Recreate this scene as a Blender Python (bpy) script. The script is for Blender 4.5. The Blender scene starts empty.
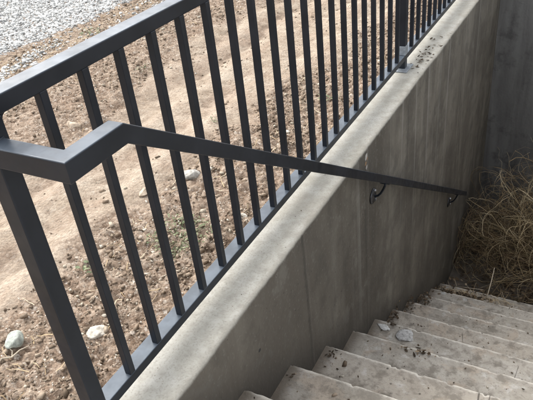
import bpy, bmesh, math, random
import numpy as np
from mathutils import Vector, Matrix

random.seed(11)
RNG = np.random.default_rng(5)
sc = bpy.context.scene
COL = sc.collection
PI = math.pi

# ------------------------------------------------------------------ measures (metres)
S = 0.1175                 # picket spacing
XF = -0.1066               # stair-side face of fence
ZB0, ZB1 = 0.0533, 0.0824  # bottom rail
ZT0, ZT1 = 0.8733, 0.9082  # top rail
RW = 0.0474                # rail width
SLOPE = 0.6512
TREAD, RISER = 0.3083, 0.2008
YN0, ZN0 = 0.3069, -0.2817 # nosing of first step under the landing
STAIR_W = 2.5
NSTEP = 10
FLOOR_Z = ZN0 - RISER * NSTEP
YFAR = 4.58
GZ = -0.10                 # dirt level


# ------------------------------------------------------------------ noise
def _hash(ix, iy, seed):
    h = (ix.astype(np.int64) * 374761393 + iy.astype(np.int64) * 668265263 + seed * 1442695041) & 0xFFFFFFFF
    h = ((h ^ (h >> 13)) * 1274126177) & 0xFFFFFFFF
    h = (h ^ (h >> 16)) & 0xFFFFFFFF
    return h / 4294967295.0


def vnoise(x, y, scale, seed=0):
    x = np.asarray(x, float) * scale
    y = np.asarray(y, float) * scale
    ix = np.floor(x); iy = np.floor(y)
    fx = x - ix; fy = y - iy
    fx = fx * fx * fx * (fx * (fx * 6 - 15) + 10); fy = fy * fy * fy * (fy * (fy * 6 - 15) + 10)
    a = _hash(ix, iy, seed); b = _hash(ix + 1, iy, seed)
    c = _hash(ix, iy + 1, seed); d = _hash(ix + 1, iy + 1, seed)
    return (a + (b - a) * fx) * (1 - fy) + (c + (d - c) * fx) * fy


def rot_noise(x, y, scale, seed, ang):
    c, s = math.cos(ang), math.sin(ang)
    return vnoise(c * x - s * y + 13.7, s * x + c * y - 4.1, scale, seed)


def fbm(x, y, scale, seed=0, octv=4, gain=.5):
    t = 0; a = 1; n = 0
    for k in range(octv):
        t = t + a * rot_noise(x, y, scale * 2.03 ** k, seed + k * 7, .6 * k + .3); n += a; a *= gain
    return t / n


def smooth(a, b, x):
    t = np.clip((x - a) / (b - a), 0, 1)
    return t * t * (3 - 2 * t)


def zones(x, y):
    """dirt zones: path (smooth pale), clods, gravel"""
    w = (fbm(x, y, 1.3, 3, 3) - .5) * .55 + (fbm(x, y, 6., 31, 2) - .5) * .18
    xx = x + w
    right = -.80 + .10 * smooth(.6, 0, y) + .03 * y
    path = smooth(-1.72, -1.5, xx) * (1 - smooth(right - .1, right + .12, xx))
    gx = x + w * .6
    gravel = 1 - smooth(-3.16, -3.02, gx)
    straw = smooth(-3.1, -2.9, gx) * (1 - smooth(-2.6, -2.3, gx))
    return path, gravel, straw


def ridged(v):
    return 1 - np.abs(2 * v - 1)


def height(x, y):
    path, gravel, straw = zones(x, y)
    rough = np.clip(1 - path - .7 * gravel - .35 * straw, 0.0, 1)
    big = (fbm(x, y, .9, 40, 2) - .5) * .06
    c1 = fbm(x, y, 11, 50, 3)
    c2 = fbm(x, y, 26, 60, 3)
    c3 = fbm(x, y, 60, 70, 2)
    c4 = fbm(x, y, 34, 75, 4, .65)
    cl = (ridged(c1) ** 2) * .016 + ridged(c2) ** 2 * .013 + (c3 - .5) * .016 + (c4 - .5) * .026 + smooth(.55, .6, c2) * .008
    pl = (fbm(x, y, 5, 80, 3) - .5) * .022 + (c2 - .5) * .008 + (c3 - .5) * .004
    rut = 1.5 * np.sin((x + (fbm(x, y, .8, 44, 2) - .5) * .5) * 21) * .007 * path + (ridged(fbm(x, y, 3.2, 46, 3)) ** 3) * .012 * path
    h = GZ + big + rut + rough * (cl - .012) + (1 - rough) * pl
    # clod ridge stands a little proud; ground dips at wall
    h = h + .03 * smooth(-2.4, -1.95, x) * (1 - smooth(-1.7, -1.4, x))
    return np.maximum(np.minimum(h, -.035), -.19)


# ------------------------------------------------------------------ mesh helpers
def link(o, parent=None, base=None):
    COL.objects.link(o)
    if parent is not None:
        o.parent = parent
    return o


def mesh_np(name, v, f, mat, smooth_=False, attrs=None, parent=None):
    me = bpy.data.meshes.new(name)
    v = np.asarray(v, float)
    if isinstance(f, np.ndarray):
        k = f.shape[1]
        me.vertices.add(len(v)); me.vertices.foreach_set('co', v.ravel())
        me.loops.add(f.size); me.loops.foreach_set('vertex_index', f.ravel().astype(np.int32))
        me.polygons.add(len(f))
        me.polygons.foreach_set('loop_start', np.arange(0, f.size, k, dtype=np.int32))
        me.polygons.foreach_set('loop_total', np.full(len(f), k, dtype=np.int32))
        me.update(calc_edges=True); me.validate()
    else:
        me.from_pydata([tuple(p) for p in v], [], f); me.update()
    if attrs:
        for k_, a in attrs.items():
            at = me.attributes.new(k_, 'FLOAT', 'POINT'); at.data.foreach_set('value', np.asarray(a, np.float32))
    if smooth_:
        me.polygons.foreach_set('use_smooth', np.ones(len(me.polygons), bool))
    me.materials.append(mat)
    o = bpy.data.objects.new(name, me)
    return link(o, parent)


def obj(name, bm, mat, parent=None, sm=False, weighted=False):
    me = bpy.data.meshes.new(name)
    bmesh.ops.recalc_face_normals(bm, faces=bm.faces)
    bm.to_mesh(me); bm.free()
    if sm:
        me.polygons.foreach_set('use_smooth', np.ones(len(me.polygons), bool))
    me.materials.append(mat)
    o = bpy.data.objects.new(name, me)
    return link(o, parent)


def tag(o, label=None, cat=None, group=None, kind=None):
    if label: o['label'] = label
    if cat: o['category'] = cat
    if group: o['group'] = group
    if kind: o['kind'] = kind
    return o


def empty(name, loc, label, cat, group=None):
    o = bpy.data.objects.new(name, None); COL.objects.link(o)
    o.location = loc; o.empty_display_size = .1
    return tag(o, label, cat, group)


def bm_box(x0, x1, y0, y1, z0, z1, bev=0.0, seg=2, off=(0, 0, 0)):
    bm = bmesh.new()
    bmesh.ops.create_cube(bm, size=1)
    for v in bm.verts:
        v.co = Vector(((x0 + x1) / 2 + v.co.x * (x1 - x0) - off[0], (y0 + y1) / 2 + v.co.y * (y1 - y0) - off[1], (z0 + z1) / 2 + v.co.z * (z1 - z0) - off[2]))
    if bev:
        bmesh.ops.bevel(bm, geom=list(bm.edges), offset=bev, segments=seg, profile=.5, affect='EDGES')
    return bm


def bm_merge(dst, src):
    me = bpy.data.meshes.new('tmp'); src.to_mesh(me); src.free(); dst.from_mesh(me); bpy.data.meshes.remove(me)


def bm_tube(pts, r, n=10, cap=True):
    bm = bmesh.new(); rings = []
    pts = [Vector(p) for p in pts]
    up = Vector((0.31, .9, .2)).normalized()
    for i, p in enumerate(pts):
        t = (pts[min(i + 1, len(pts) - 1)] - pts[max(i - 1, 0)]).normalized()
        a = t.cross(up).normalized(); b = t.cross(a)
        rr = r[i] if isinstance(r, (list, tuple)) else r
        rings.append([bm.verts.new(p + a * rr * math.cos(2 * PI * k / n) + b * rr * math.sin(2 * PI * k / n)) for k in range(n)])
    for i in range(len(rings) - 1):
        for k in range(n):
            bm.faces.new((rings[i][k], rings[i][(k + 1) % n], rings[i + 1][(k + 1) % n], rings[i + 1][k]))
    if cap:
        bm.faces.new(rings[0]); bm.faces.new(rings[-1])
    return bm


# ------------------------------------------------------------------ material helpers
class NT:
    def __init__(self, name):
        self.m = bpy.data.materials.new(name); self.m.use_nodes = True
        self.t = self.m.node_tree; self.t.nodes.clear()
        self.out = self.n('ShaderNodeOutputMaterial'); self.b = self.n('ShaderNodeBsdfPrincipled')
        self.t.links.new(self.b.outputs[0], self.out.inputs[0])
        self.pos = self.n('ShaderNodeNewGeometry')

    def n(self, t, **kw):
        o = self.t.nodes.new(t)
        for k, v in kw.items(): setattr(o, k, v)
        return o

    def l(self, a, b): self.t.links.new(a, b)

    def put(self, sock, v):
        if hasattr(v, 'is_linked') or isinstance(v, bpy.types.NodeSocket): self.l(v, sock)
        elif isinstance(v, (tuple, list)) and len(v) == 3 and sock.type == 'RGBA': sock.default_value = (*v, 1)
        else: sock.default_value = v

    def vec(self, scale=(1, 1, 1), src=None, loc=(0, 0, 0), rot=(0, 0, 0)):
        mp = self.n('ShaderNodeMapping'); mp.inputs['Scale'].default_value = scale; mp.inputs['Location'].default_value = loc
        mp.inputs['Rotation'].default_value = rot
        self.l(src or self.pos.outputs['Position'], mp.inputs['Vector']); return mp.outputs[0]

    def noise(self, scale, detail=4, rough=.55, v=None, dist=0):
        o = self.n('ShaderNodeTexNoise'); o.inputs['Scale'].default_value = scale; o.inputs['Detail'].default_value = min(detail, 4)
        o.inputs['Roughness'].default_value = rough; o.inputs['Distortion'].default_value = dist
        self.l(v or self.pos.outputs['Position'], o.inputs['Vector']); return o.outputs['Fac']

    def voro(self, scale, v=None, feature='F1', rnd=1):
        o = self.n('ShaderNodeTexVoronoi', feature=feature); o.inputs['Scale'].default_value = scale; o.inputs['Randomness'].default_value = rnd
        self.l(v or self.pos.outputs['Position'], o.inputs['Vector']); return o

    def ramp(self, fac, stops, interp='LINEAR'):
        o = self.n('ShaderNodeValToRGB'); cr = o.color_ramp; cr.interpolation = interp
        while len(cr.elements) < len(stops): cr.elements.new(.5)
        for e, (p, c) in zip(cr.elements, stops):
            e.position = p; e.color = (*c, 1) if isinstance(c, (tuple, list)) else (c, c, c, 1)
        self.l(fac, o.inputs[0]); return o.outputs[0]

    def mix(self, fac, a, b, mode='MIX'):
        o = self.n('ShaderNodeMix', data_type='RGBA', blend_type=mode)
        self.put(o.inputs[0], fac); self.put(o.inputs[6], a); self.put(o.inputs[7], b); return o.outputs[2]

    def math(self, op, a, b=0.0, clamp=False):
        o = self.n('ShaderNodeMath', operation=op, use_clamp=clamp); self.put(o.inputs[0], a); self.put(o.inputs[1], b); return o.outputs[0]

    def sep(self, v=None):
        o = self.n('ShaderNodeSeparateXYZ'); self.l(v or self.pos.outputs['Position'], o.inputs[0]); return o.outputs

    def attr(self, name):
        o = self.n('ShaderNodeAttribute', attribute_name=name); return o.outputs['Fac']

    def mrange(self, v, a, b, c=0., d=1.):
        o = self.n('ShaderNodeMapRange', interpolation_type='SMOOTHSTEP'); self.put(o.inputs[0], v)
        for i, q in enumerate((a, b, c, d)): o.inputs[1 + i].default_value = q
        return o.outputs[0]

    def bump(self, h, strength, dist, prev=None):
        o = self.n('ShaderNodeBump'); o.inputs['Strength'].default_value = strength; o.inputs['Distance'].default_value = dist
        self.l(h, o.inputs['Height'])
        if prev is not None: self.l(prev, o.inputs['Normal'])
        self.l(o.outputs[0], self.b.inputs['Normal']); return o.outputs[0]

    def color(self, c): self.put(self.b.inputs['Base Color'], c)

    def rough(self, r): self.put(self.b.inputs['Roughness'], r)


def mat_paint():
    m = NT('dark_grey_paint')
    n = m.noise(9, 5); f = m.noise(260, 2)
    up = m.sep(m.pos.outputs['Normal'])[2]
    sky_sheen = m.math('MULTIPLY', m.mrange(up, .5, .95), m.mrange(m.noise(14, 5, .6), .3, .75, .35, .8))
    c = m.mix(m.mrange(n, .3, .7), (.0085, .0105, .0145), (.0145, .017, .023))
    c = m.mix(sky_sheen, c, (.112, .135, .165))  # pale blue sky reflection painted into the colour of upward faces
    m.color(c); m.rough(m.mrange(m.noise(30, 4), .3, .7, .30, .42))
    m.b.inputs['Specular IOR Level'].default_value = .32; m.b.inputs['Specular Tint'].default_value = (.85, .93, 1, 1)
    m.bump(f, .12, .0006)
    return m.m


def mat_metal(name, col, rough=.4, metallic=.8):
    m = NT(name); n = m.noise(60, 4)
    m.color(m.mix(m.mrange(n, .35, .7), tuple(c * .7 for c in col), col)); m.rough(rough); m.b.inputs['Metallic'].default_value = metallic
    m.bump(m.noise(200, 2), .15, .0006)
    return m.m


def mat_wall():
    m = NT('stained_concrete_wall')
    P = m.pos.outputs['Position']; x, y, z = m.sep()
    nz = m.sep(m.pos.outputs['Normal'])[2]
    # --- stair side: vertical run-off streaks
    st1 = m.noise(1, 6, .62, m.vec((3, 3.6, .5)), .8)
    st2 = m.noise(1, 4, .6, m.vec((12, 17, .7), loc=(3, 1, 7)), .5)
    blot = m.noise(2.2, 5, .6, m.vec(loc=(2, 5, 1)))
    mid = m.noise(9, 5, .6); fine = m.noise(70, 4, .6)
    c = m.ramp(st1, [(.30, (.068, .059, .046)), (.45, (.106, .094, .076)), (.56, (.134, .120, .098)), (.72, (.180, .165, .138))])
    c = m.mix(m.mrange(st2, .52, .72), c, (.25, .24, .222), 'MIX') if False else m.mix(m.math('MULTIPLY', m.mrange(st2, .55, .75), .22), c, (.25, .235, .205))
    c = m.mix(m.math('MULTIPLY', m.mrange(blot, .47, .62), .62), c, (.066, .058, .047))
    c = m.mix(m.math('MULTIPLY', m.mrange(m.noise(1.3, 4, .6, m.vec((1, 1, .6), loc=(8, 3, 5))), .5, .62), .45), c, (.075, .066, .053))
    near = m.mrange(y, .2, 1.3, .55, 0.0)
    c = m.mix(m.math('MULTIPLY', near, m.mrange(mid, .3, .7, .5, 1.)), c, (.150, .130, .106))
    c = m.mix(m.math('MULTIPLY', m.mrange(mid, .48, .66), .5), c, (.066, .060, .050))
    c = m.mix(m.math('MULTIPLY', m.mrange(mid, .45, .30), .4), c, (.185, .172, .148))
    c = m.mix(m.math('MULTIPLY', m.mrange(fine, .55, .75), .3), c, (.27, .255, .23))
    # brighter run-off stripes starting at the coping
    dr = m.math('MULTIPLY', m.mrange(m.noise(1, 3, .5, m.vec((1, 16, .12), loc=(0, 3.3, 0))), .56, .66), m.mrange(z, -1.4, -.1, 0., .5))
    c = m.mix(m.math('MULTIPLY', dr, m.mrange(y, .9, 1.6)), c, (.235, .222, .200))
    # damp foot above the treads : z relative to pitch line
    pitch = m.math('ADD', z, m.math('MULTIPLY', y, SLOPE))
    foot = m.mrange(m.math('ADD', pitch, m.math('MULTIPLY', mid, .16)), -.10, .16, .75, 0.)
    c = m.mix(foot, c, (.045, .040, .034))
    # formwork seams
    wob = m.math('MULTIPLY', m.math('SUBTRACT', m.noise(9, 5, .6), .5), .035)
    yy = m.math('ADD', y, wob)
    seam_h = None
    for ys, w, k in ((.79, .007, .8), (1.425, .006, .7), (2.06, .005, .55), (2.70, .005, .4), (3.36, .006, .55)):
        d = m.math('ABSOLUTE', m.math('SUBTRACT', yy, ys))
        g = m.math('MULTIPLY', m.mrange(d, w * .1, w * 2.6, k, 0.), m.mrange(mid, .3, .6, .35, 1.))
        c = m.mix(g, c, (.052, .047, .040))
        d2 = m.math('ABSOLUTE', m.math('SUBTRACT', yy, ys + w * 2.4))
        c = m.mix(m.mrange(d2, w * .4, w * 1.6, k * .12, 0.), c, (.20, .185, .16))
        seam_h = g if seam_h is None else m.math('ADD', seam_h, g)
    # bug holes
    v = m.voro(34, m.vec((1, 1, 1)))
    hole = m.math('MULTIPLY', m.mrange(v.outputs['Distance'], .06, .13, 1., 0.), m.mrange(m.noise(3, 2), .45, .55))
    c = m.mix(m.math('MULTIPLY', hole, .75), c, (.03, .027, .024))
    # spalled scar under the coping near the bracket
    for (sy, sz, r, col) in ((1.437, -.035, .017, (.40, .38, .35)), (1.428, -.066, .011, (.28, .17, .09)), (1.45, -.050, .010, (.20, .12, .07)), (1.44, -.088, .012, (.36, .33, .3)), (.42, -.22, .008, (.03, .03, .03))):
        dv = m.n('ShaderNodeVectorMath', operation='DISTANCE'); m.l(P, dv.inputs[0]); dv.inputs[1].default_value = (0, sy, sz)
        dd = m.math('ADD', dv.outputs['Value'], m.math('MULTIPLY', m.math('SUBTRACT', m.noise(60, 3), .5), .022))
        c = m.mix(m.mrange(dd, r * .6, r * 1.1, .9, 0.), c, col)
    # --- trowelled top
    t1 = m.noise(5, 6, .62, m.vec((1.4, .8, 1)), .5); t2 = m.noise(24, 6, .65); t3 = m.noise(150, 3, .6)
    ct = m.ramp(t1, [(.3, (.335, .32, .275)), (.5, (.39, .375, .33)), (.7, (.43, .418, .38))])
    ct = m.mix(m.math('MULTIPLY', m.mrange(t2, .46, .72), .5), ct, (.27, .255, .22))
    ct = m.mix(m.math('MULTIPLY', m.mrange(t2, .52, .30), .35), ct, (.50, .49, .455))
    ct = m.mix(m.math('MULTIPLY', m.mrange(t3, .50, .68), .5), ct, (.25, .235, .20))
    vt = m.voro(55, m.vec((1, 1, 1), loc=(1, 2, 3)))
    sp = m.math('MULTIPLY', m.mrange(vt.outputs['Distance'], .06, .14, 1., 0.), m.mrange(m.noise(6, 2), .52, .6))
    ct = m.mix(m.math('MULTIPLY', sp, .7), ct, (.17, .14, .11))
    ct = m.mix(m.math('MULTIPLY', m.mrange(m.noise(2.2, 4, .6, m.vec(loc=(7, 1, 0))), .55, .7), .4), ct, (.28, .25, .195))
    edge = m.mrange(m.math('ADD', nz, m.math('MULTIPLY', m.math('SUBTRACT', t2, .5), .5)), .35, .85)
    rim = m.mrange(m.math('ADD', x, m.math('MULTIPLY', m.math('SUBTRACT', t2, .5), .03)), -.03, -.004, 0., .55)
    ct = m.mix(rim, ct, (.27, .25, .21))
    c = m.mix(edge, c, ct)
    m.color(c); m.rough(.88); m.b.inputs['Specular IOR Level'].default_value = .25
    m.bump(m.noise(60, 4, .75), .6, .005)
    return m.m


def mat_far_wall():
    m = NT('dark_weathered_concrete'); y = m.sep()
    st = m.noise(1, 6, .65, m.vec((7, 5, .9)), .4); n = m.noise(6, 6, .65); f = m.noise(60, 4)
    c = m.ramp(st, [(.32, (.085, .083, .080)), (.5, (.135, .133, .129)), (.68, (.19, .188, .182))])
    c = m.mix(m.math('MULTIPLY', m.mrange(n, .5, .7), .6), c, (.052, .050, .048))
    c = m.mix(m.math('MULTIPLY', m.mrange(n, .46, .3), .5), c, (.15, .148, .142))
    c = m.mix(m.math('MULTIPLY', m.mrange(f, .56, .72), .4), c, (.17, .165, .155))
    m.color(c); m.rough(.9); m.b.inputs['Specular IOR Level'].default_value = .25
    m.bump(m.noise(40, 4, .75), .6, .006)
    return m.m


def mat_step():
    m = NT('worn_step_concrete')
    x, y, z = m.sep(); lip = m.attr('lip'); tint = m.attr('tint')
    n1 = m.noise(3.2, 5, .6, None, .4); n2 = m.noise(14, 6, .65); n3 = m.noise(90, 4, .65); n4 = m.noise(5.5, 4, .6, m.vec(loc=(4, 9, 3)), .6)
    c = m.ramp(n1, [(.3, (.30, .272, .228)), (.5, (.405, .372, .32)), (.7, (.49, .458, .405))])
    c = m.mix(m.math('MULTIPLY', tint, .55), c, (.43, .37, .30))
    c = m.mix(m.math('MULTIPLY', m.mrange(n4, .54, .64), .6), c, (.44, .36, .28))
    c = m.mix(m.math('MULTIPLY', m.mrange(n2, .48, .66), .75), c, (.19, .168, .138))
    c = m.mix(m.math('MULTIPLY', m.mrange(n2, .44, .30), .5), c, (.62, .60, .565))
    c = m.mix(m.math('MULTIPLY', m.mrange(n3, .52, .68), .5), c, (.19, .172, .145))
    n5 = m.noise(6.5, 4, .7, m.vec((1, 1.6, 1), loc=(2, 8, 4)), .8)
    c = m.mix(m.math('MULTIPLY', m.mrange(n5, .53, .66), .5), c, (.205, .18, .148))
    # worn light arris
    lipn = m.math('ADD', lip, m.math('MULTIPLY', m.math('SUBTRACT', n2, .5), .035))
    c = m.mix(m.mrange(lipn, .000, .016, .7, 0.), c, (.70, .66, .58))
    c = m.mix(m.math('MULTIPLY', m.mrange(lipn, .016, .05, 1., 0.), m.mrange(lipn, .004, .016, 0., .22)), c, (.25, .23, .2))
    # dirt collecting at the back of the tread and along the side wall
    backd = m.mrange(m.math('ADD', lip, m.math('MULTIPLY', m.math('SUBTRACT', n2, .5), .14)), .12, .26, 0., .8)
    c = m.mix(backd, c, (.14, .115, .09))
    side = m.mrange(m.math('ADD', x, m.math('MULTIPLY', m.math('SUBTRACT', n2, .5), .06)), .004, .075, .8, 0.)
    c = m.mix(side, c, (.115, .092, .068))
    # plaster / paint spills
    v = m.voro(7, m.vec((1, 1, 1), loc=(3, 1, 2)))
    sp = m.math('MULTIPLY', m.mrange(m.math('ADD', v.outputs['Distance'], m.math('MULTIPLY', n3, .3)), .22, .34, 1., 0.), m.mrange(m.noise(1.7, 2, .5, m.vec(loc=(9, 2, 1))), .50, .58))
    c = m.mix(m.math('MULTIPLY', sp, .55), c, (.62, .62, .60))
    v2 = m.voro(21, m.vec((1, 1, 1), loc=(5, 5, 5)))
    dk = m.math('MULTIPLY', m.mrange(m.math('ADD', v2.outputs['Distance'], m.math('MULTIPLY', n3, .12)), .12, .20, 1., 0.), m.mrange(m.noise(3.1, 3, .5, m.vec(loc=(1, 6, 8))), .50, .58))
    c = m.mix(m.math('MULTIPLY', dk, .8), c, (.05, .042, .035))
    # hairline cracks across the tread
    w = m.math('MULTIPLY', m.math('SUBTRACT', m.noise(9, 4, .6), .5), .10)
    cr = m.voro(2.3, m.vec((1, .18, .18), loc=(.3, 0, 0)), 'DISTANCE_TO_EDGE')
    ck = m.math('MULTIPLY', m.mrange(m.math('ADD', cr.outputs['Distance'], m.math('MULTIPLY', w, .12)), .000, .006, 1., 0.), m.mrange(m.noise(2.4, 2), .52, .56))
    c = m.mix(m.math('MULTIPLY', ck, .8), c, (.07, .06, .05))
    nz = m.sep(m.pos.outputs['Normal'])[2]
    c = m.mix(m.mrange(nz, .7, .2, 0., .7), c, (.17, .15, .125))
    m.color(c); m.rough(.92); m.b.inputs['Specular IOR Level'].default_value = .2
    m.bump(m.noise(45, 4, .78), .6, .006)
    return m.m


def mat_concrete_plain(name, a, b_):
    m = NT(name); n = m.noise(4, 6, .62); n2 = m.noise(30, 5, .65)
    c = m.mix(m.mrange(n, .3, .7), a, b_); c = m.mix(m.math('MULTIPLY', m.mrange(n2, .5, .7), .4), c, tuple(q * .6 for q in a))
    m.color(c); m.rough(.9); m.bump(m.noise(40, 6, .65), .5, .005)
    return m.m


def mat_dirt():
    m = NT('dry_dirt')
    path = m.attr('path'); grav = m.attr('gravel'); cav = m.attr('cavity'); straw = m.attr('straw')
    n1 = m.noise(2.2, 5, .6); n2 = m.noise(16, 6, .65); n3 = m.noise(75, 5, .7); n4 = m.noise(240, 3, .7)
    base = m.ramp(n2, [(.28, (0.208, 0.147, 0.103)), (.5, (0.320, 0.244, 0.181)), (.72, (0.415, 0.335, 0.260))])
    base = m.mix(m.math('MULTIPLY', m.mrange(n1, .45, .65), .45), base, (0.288, 0.195, 0.136))
    pc = m.ramp(m.noise(7, 6, .68), [(.32, (0.320, 0.252, 0.185)), (.5, (0.423, 0.348, 0.268)), (.68, (0.503, 0.428, 0.342))])
    pc = m.mix(m.math('MULTIPLY', m.mrange(m.noise(2.6, 4, .6, m.vec((2.4, .7, 1), loc=(3, 3, 0)), .5), .46, .62), .55), pc, (.34, .25, .185))
    c = m.mix(m.math('MULTIPLY', path, .95), base, pc)
    c = m.mix(m.math('MULTIPLY', straw, .55), c, m.mix(m.mrange(n3, .4, .6), (0.400, 0.311, 0.223), (0.495, 0.416, 0.314)))
    c = m.mix(m.math('MULTIPLY', grav, .8), c, (0.400, 0.392, 0.387))
    c = m.mix(m.mrange(cav, -.9, -.1, .65, 0.), c, (0.099, 0.067, 0.046))  # crevice shade painted into the soil colour of the hollows
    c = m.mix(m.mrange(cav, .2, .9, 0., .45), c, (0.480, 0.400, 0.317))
    c = m.mix(m.math('MULTIPLY', m.mrange(n3, .52, .68), .45), c, (0.160, 0.111, 0.078))
    c = m.mix(m.math('MULTIPLY', m.mrange(n3, .46, .32), .4), c, (0.527, 0.456, 0.379))
    c = m.mix(m.math('MULTIPLY', m.mrange(n4, .58, .7), .35), c, (0.111, 0.080, 0.058))
    # broken crumbs : every cell its own soil tone
    rgh = m.mrange(path, .2, .9, 1., .28)
    for scl, amt in ((70, .62), (150, .55)):
        vv = m.voro(scl); cc = m.sep(vv.outputs['Color'])[0]
        gate = m.mrange(m.noise(scl * .22, 3, .6, m.vec(loc=(scl, 2, 1))), .42, .60)
        cell = m.ramp(cc, [(0, (0.104, 0.072, 0.049)), (.35, (0.216, 0.147, 0.103)), (.62, (0.335, 0.255, 0.190)), (.86, (0.448, 0.367, 0.289)), (1, (0.623, 0.575, 0.510))])
        c = m.mix(m.math('MULTIPLY', m.math('MULTIPLY', gate, amt), rgh), c, cell)
        edge_ = m.mrange(vv.outputs['Distance'], .45, .75, 0., .5)
        c = m.mix(m.math('MULTIPLY', m.math('MULTIPLY', gate, edge_), rgh), c, (0.096, 0.064, 0.046))
        if scl == 70: bmp = m.math('SUBTRACT', n3, m.math('MULTIPLY', vv.outputs['Distance'], .4))
    m.color(c); m.rough(.97); m.b.inputs['Specular IOR Level'].default_value = .1
    m.bump(bmp, .9, .010)
    return m.m


def mat_tinted(name, stops, rough=.9, nscale=60, var=.5):
    m = NT(name); t = m.attr('tint'); n = m.noise(nscale, 4, .6)
    c = m.ramp(t, stops); c = m.mix(m.math('MULTIPLY', m.mrange(n, .45, .7), var), c, m.mix(.5, c, (.1, .09, .075)))
    m.color(c); m.rough(rough); m.b.inputs['Specular IOR Level'].default_value = .25
    m.bump(n, .4, .002)
    return m.m


def mat_rock(name, a, b_, scale=40):
    m = NT(name); n = m.noise(scale, 6, .65); n2 = m.noise(scale * 4, 4, .6)
    c = m.ramp(n, [(.32, tuple(q * .55 for q in a)), (.48, a), (.68, b_)])
    c = m.mix(m.math('MULTIPLY', m.mrange(n2, .56, .72), .45), c, tuple(q * .4 for q in a))
    m.color(c); m.rough(.9); b = m.bump(n, .7, .006); m.bump(n2, .5, .002, b)
    return m.m


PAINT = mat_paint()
BARE = mat_metal('scuffed_primer_metal', (.30, .33, .36), .45, .3)
BOLT = mat_metal('zinc_bolt', (.62, .63, .65), .3, .95)
FLANGE = mat_metal('black_cast_flange', (.07, .072, .078), .28, .7)
WALL = mat_wall(); FARW = mat_far_wall(); STEP = mat_step(); DIRT = mat_dirt()
SLAB = mat_concrete_plain('broom_concrete', (.36, .34, .31), (.46, .44, .41))
PITFLOOR = mat_concrete_plain('damp_dirty_floor', (.085, .070, .055), (.13, .11, .088))

# ------------------------------------------------------------------ ground


def graded(a, b, s0, k, far):
    """coordinates from a towards b with growing spacing, then coarse to far"""
    out = [a]; d = 0; sgn = 1 if b > a else -1
    while d < abs(b - a):
        d += s0 * (1 + k * d); out.append(a + sgn * d)
    step = .3
    while abs(out[-1]) < abs(far):
        out.append(out[-1] + sgn * step); step *= 1.7
    return out


xs = sorted(graded(-.19, -5.6, .0085, .55, 220)) + [2.69] + graded(3.0, 3.3, .3, .5, 220)
ys_mid = [-.75]
while ys_mid[-1] < 5.3:
    ys_mid.append(ys_mid[-1] + .0105 * (1 + .06 * max(ys_mid[-1], 0)))
ys = sorted(graded(-.76, -1.0, .05, 1, 220)) + ys_mid + graded(ys_mid[-1] + .02, 5.5, .05, 1, 220)
xs = np.array(sorted(set(xs))); ys = np.array(sorted(set(ys + [-3.0, 4.75])))
XX, YY = np.meshgrid(xs, ys, indexing='ij')
HH = height(XX, YY)
farm = np.maximum(smooth(6, 9, np.abs(XX)), smooth(6.5, 9, np.abs(YY)))
HH = HH * (1 - farm) + GZ * farm
PA, GR, ST = zones(XX, YY)
# cavity: height minus local mean (in index space)
def blur(a, r):
    k = np.ones(2 * r + 1) / (2 * r + 1)
    a = np.apply_along_axis(lambda q: np.convolve(np.pad(q, r, 'edge'), k, 'valid'), 0, a)
    return np.apply_along_axis(lambda q: np.convolve(np.pad(q, r, 'edge'), k, 'valid'), 1, a)
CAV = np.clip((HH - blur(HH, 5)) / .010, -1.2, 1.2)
nx, ny = len(xs), len(ys)
idx = np.arange(nx * ny).reshape(nx, ny)
F = np.stack([idx[:-1, :-1], idx[1:, :-1], idx[1:, 1:], idx[:-1, 1:]], -1)
cxm = (xs[:-1] + xs[1:]) / 2; cym = (ys[:-1] + ys[1:]) / 2
hole = ((cxm > -.19) & (cxm < 2.69))[:, None] & ((cym > -3.0) & (cym < 4.75))[None, :]
F = F[~hole].reshape(-1, 4)
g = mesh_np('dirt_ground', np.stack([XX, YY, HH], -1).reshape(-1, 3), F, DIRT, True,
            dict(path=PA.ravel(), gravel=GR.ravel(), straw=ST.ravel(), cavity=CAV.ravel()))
tag(g, kind='structure')

# ------------------------------------------------------------------ scattered stones
ico = bmesh.new(); bmesh.ops.create_icosphere(ico, subdivisions=1, radius=1)
IV = np.array([v.co[:] for v in ico.verts]); IF = np.array([[v.index for v in f.verts] for f in ico.faces]); ico.free()
ico = bmesh.new(); bmesh.ops.create_icosphere(ico, subdivisions=2, radius=1)
IV2 = np.array([v.co[:] for v in ico.verts]); IF2 = np.array([[v.index for v in f.verts] for f in ico.faces]); ico.free()


CV = np.array([(x, y, z) for x in (-.72, .72) for y in (-.72, .72) for z in (-.72, .72)])
CF = np.array([(0, 1, 3), (0, 3, 2), (4, 6, 7), (4, 7, 5), (0, 4, 5), (0, 5, 1), (2, 3, 7), (2, 7, 6), (0, 2, 6), (0, 6, 4), (1, 5, 7), (1, 7, 3)])


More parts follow.
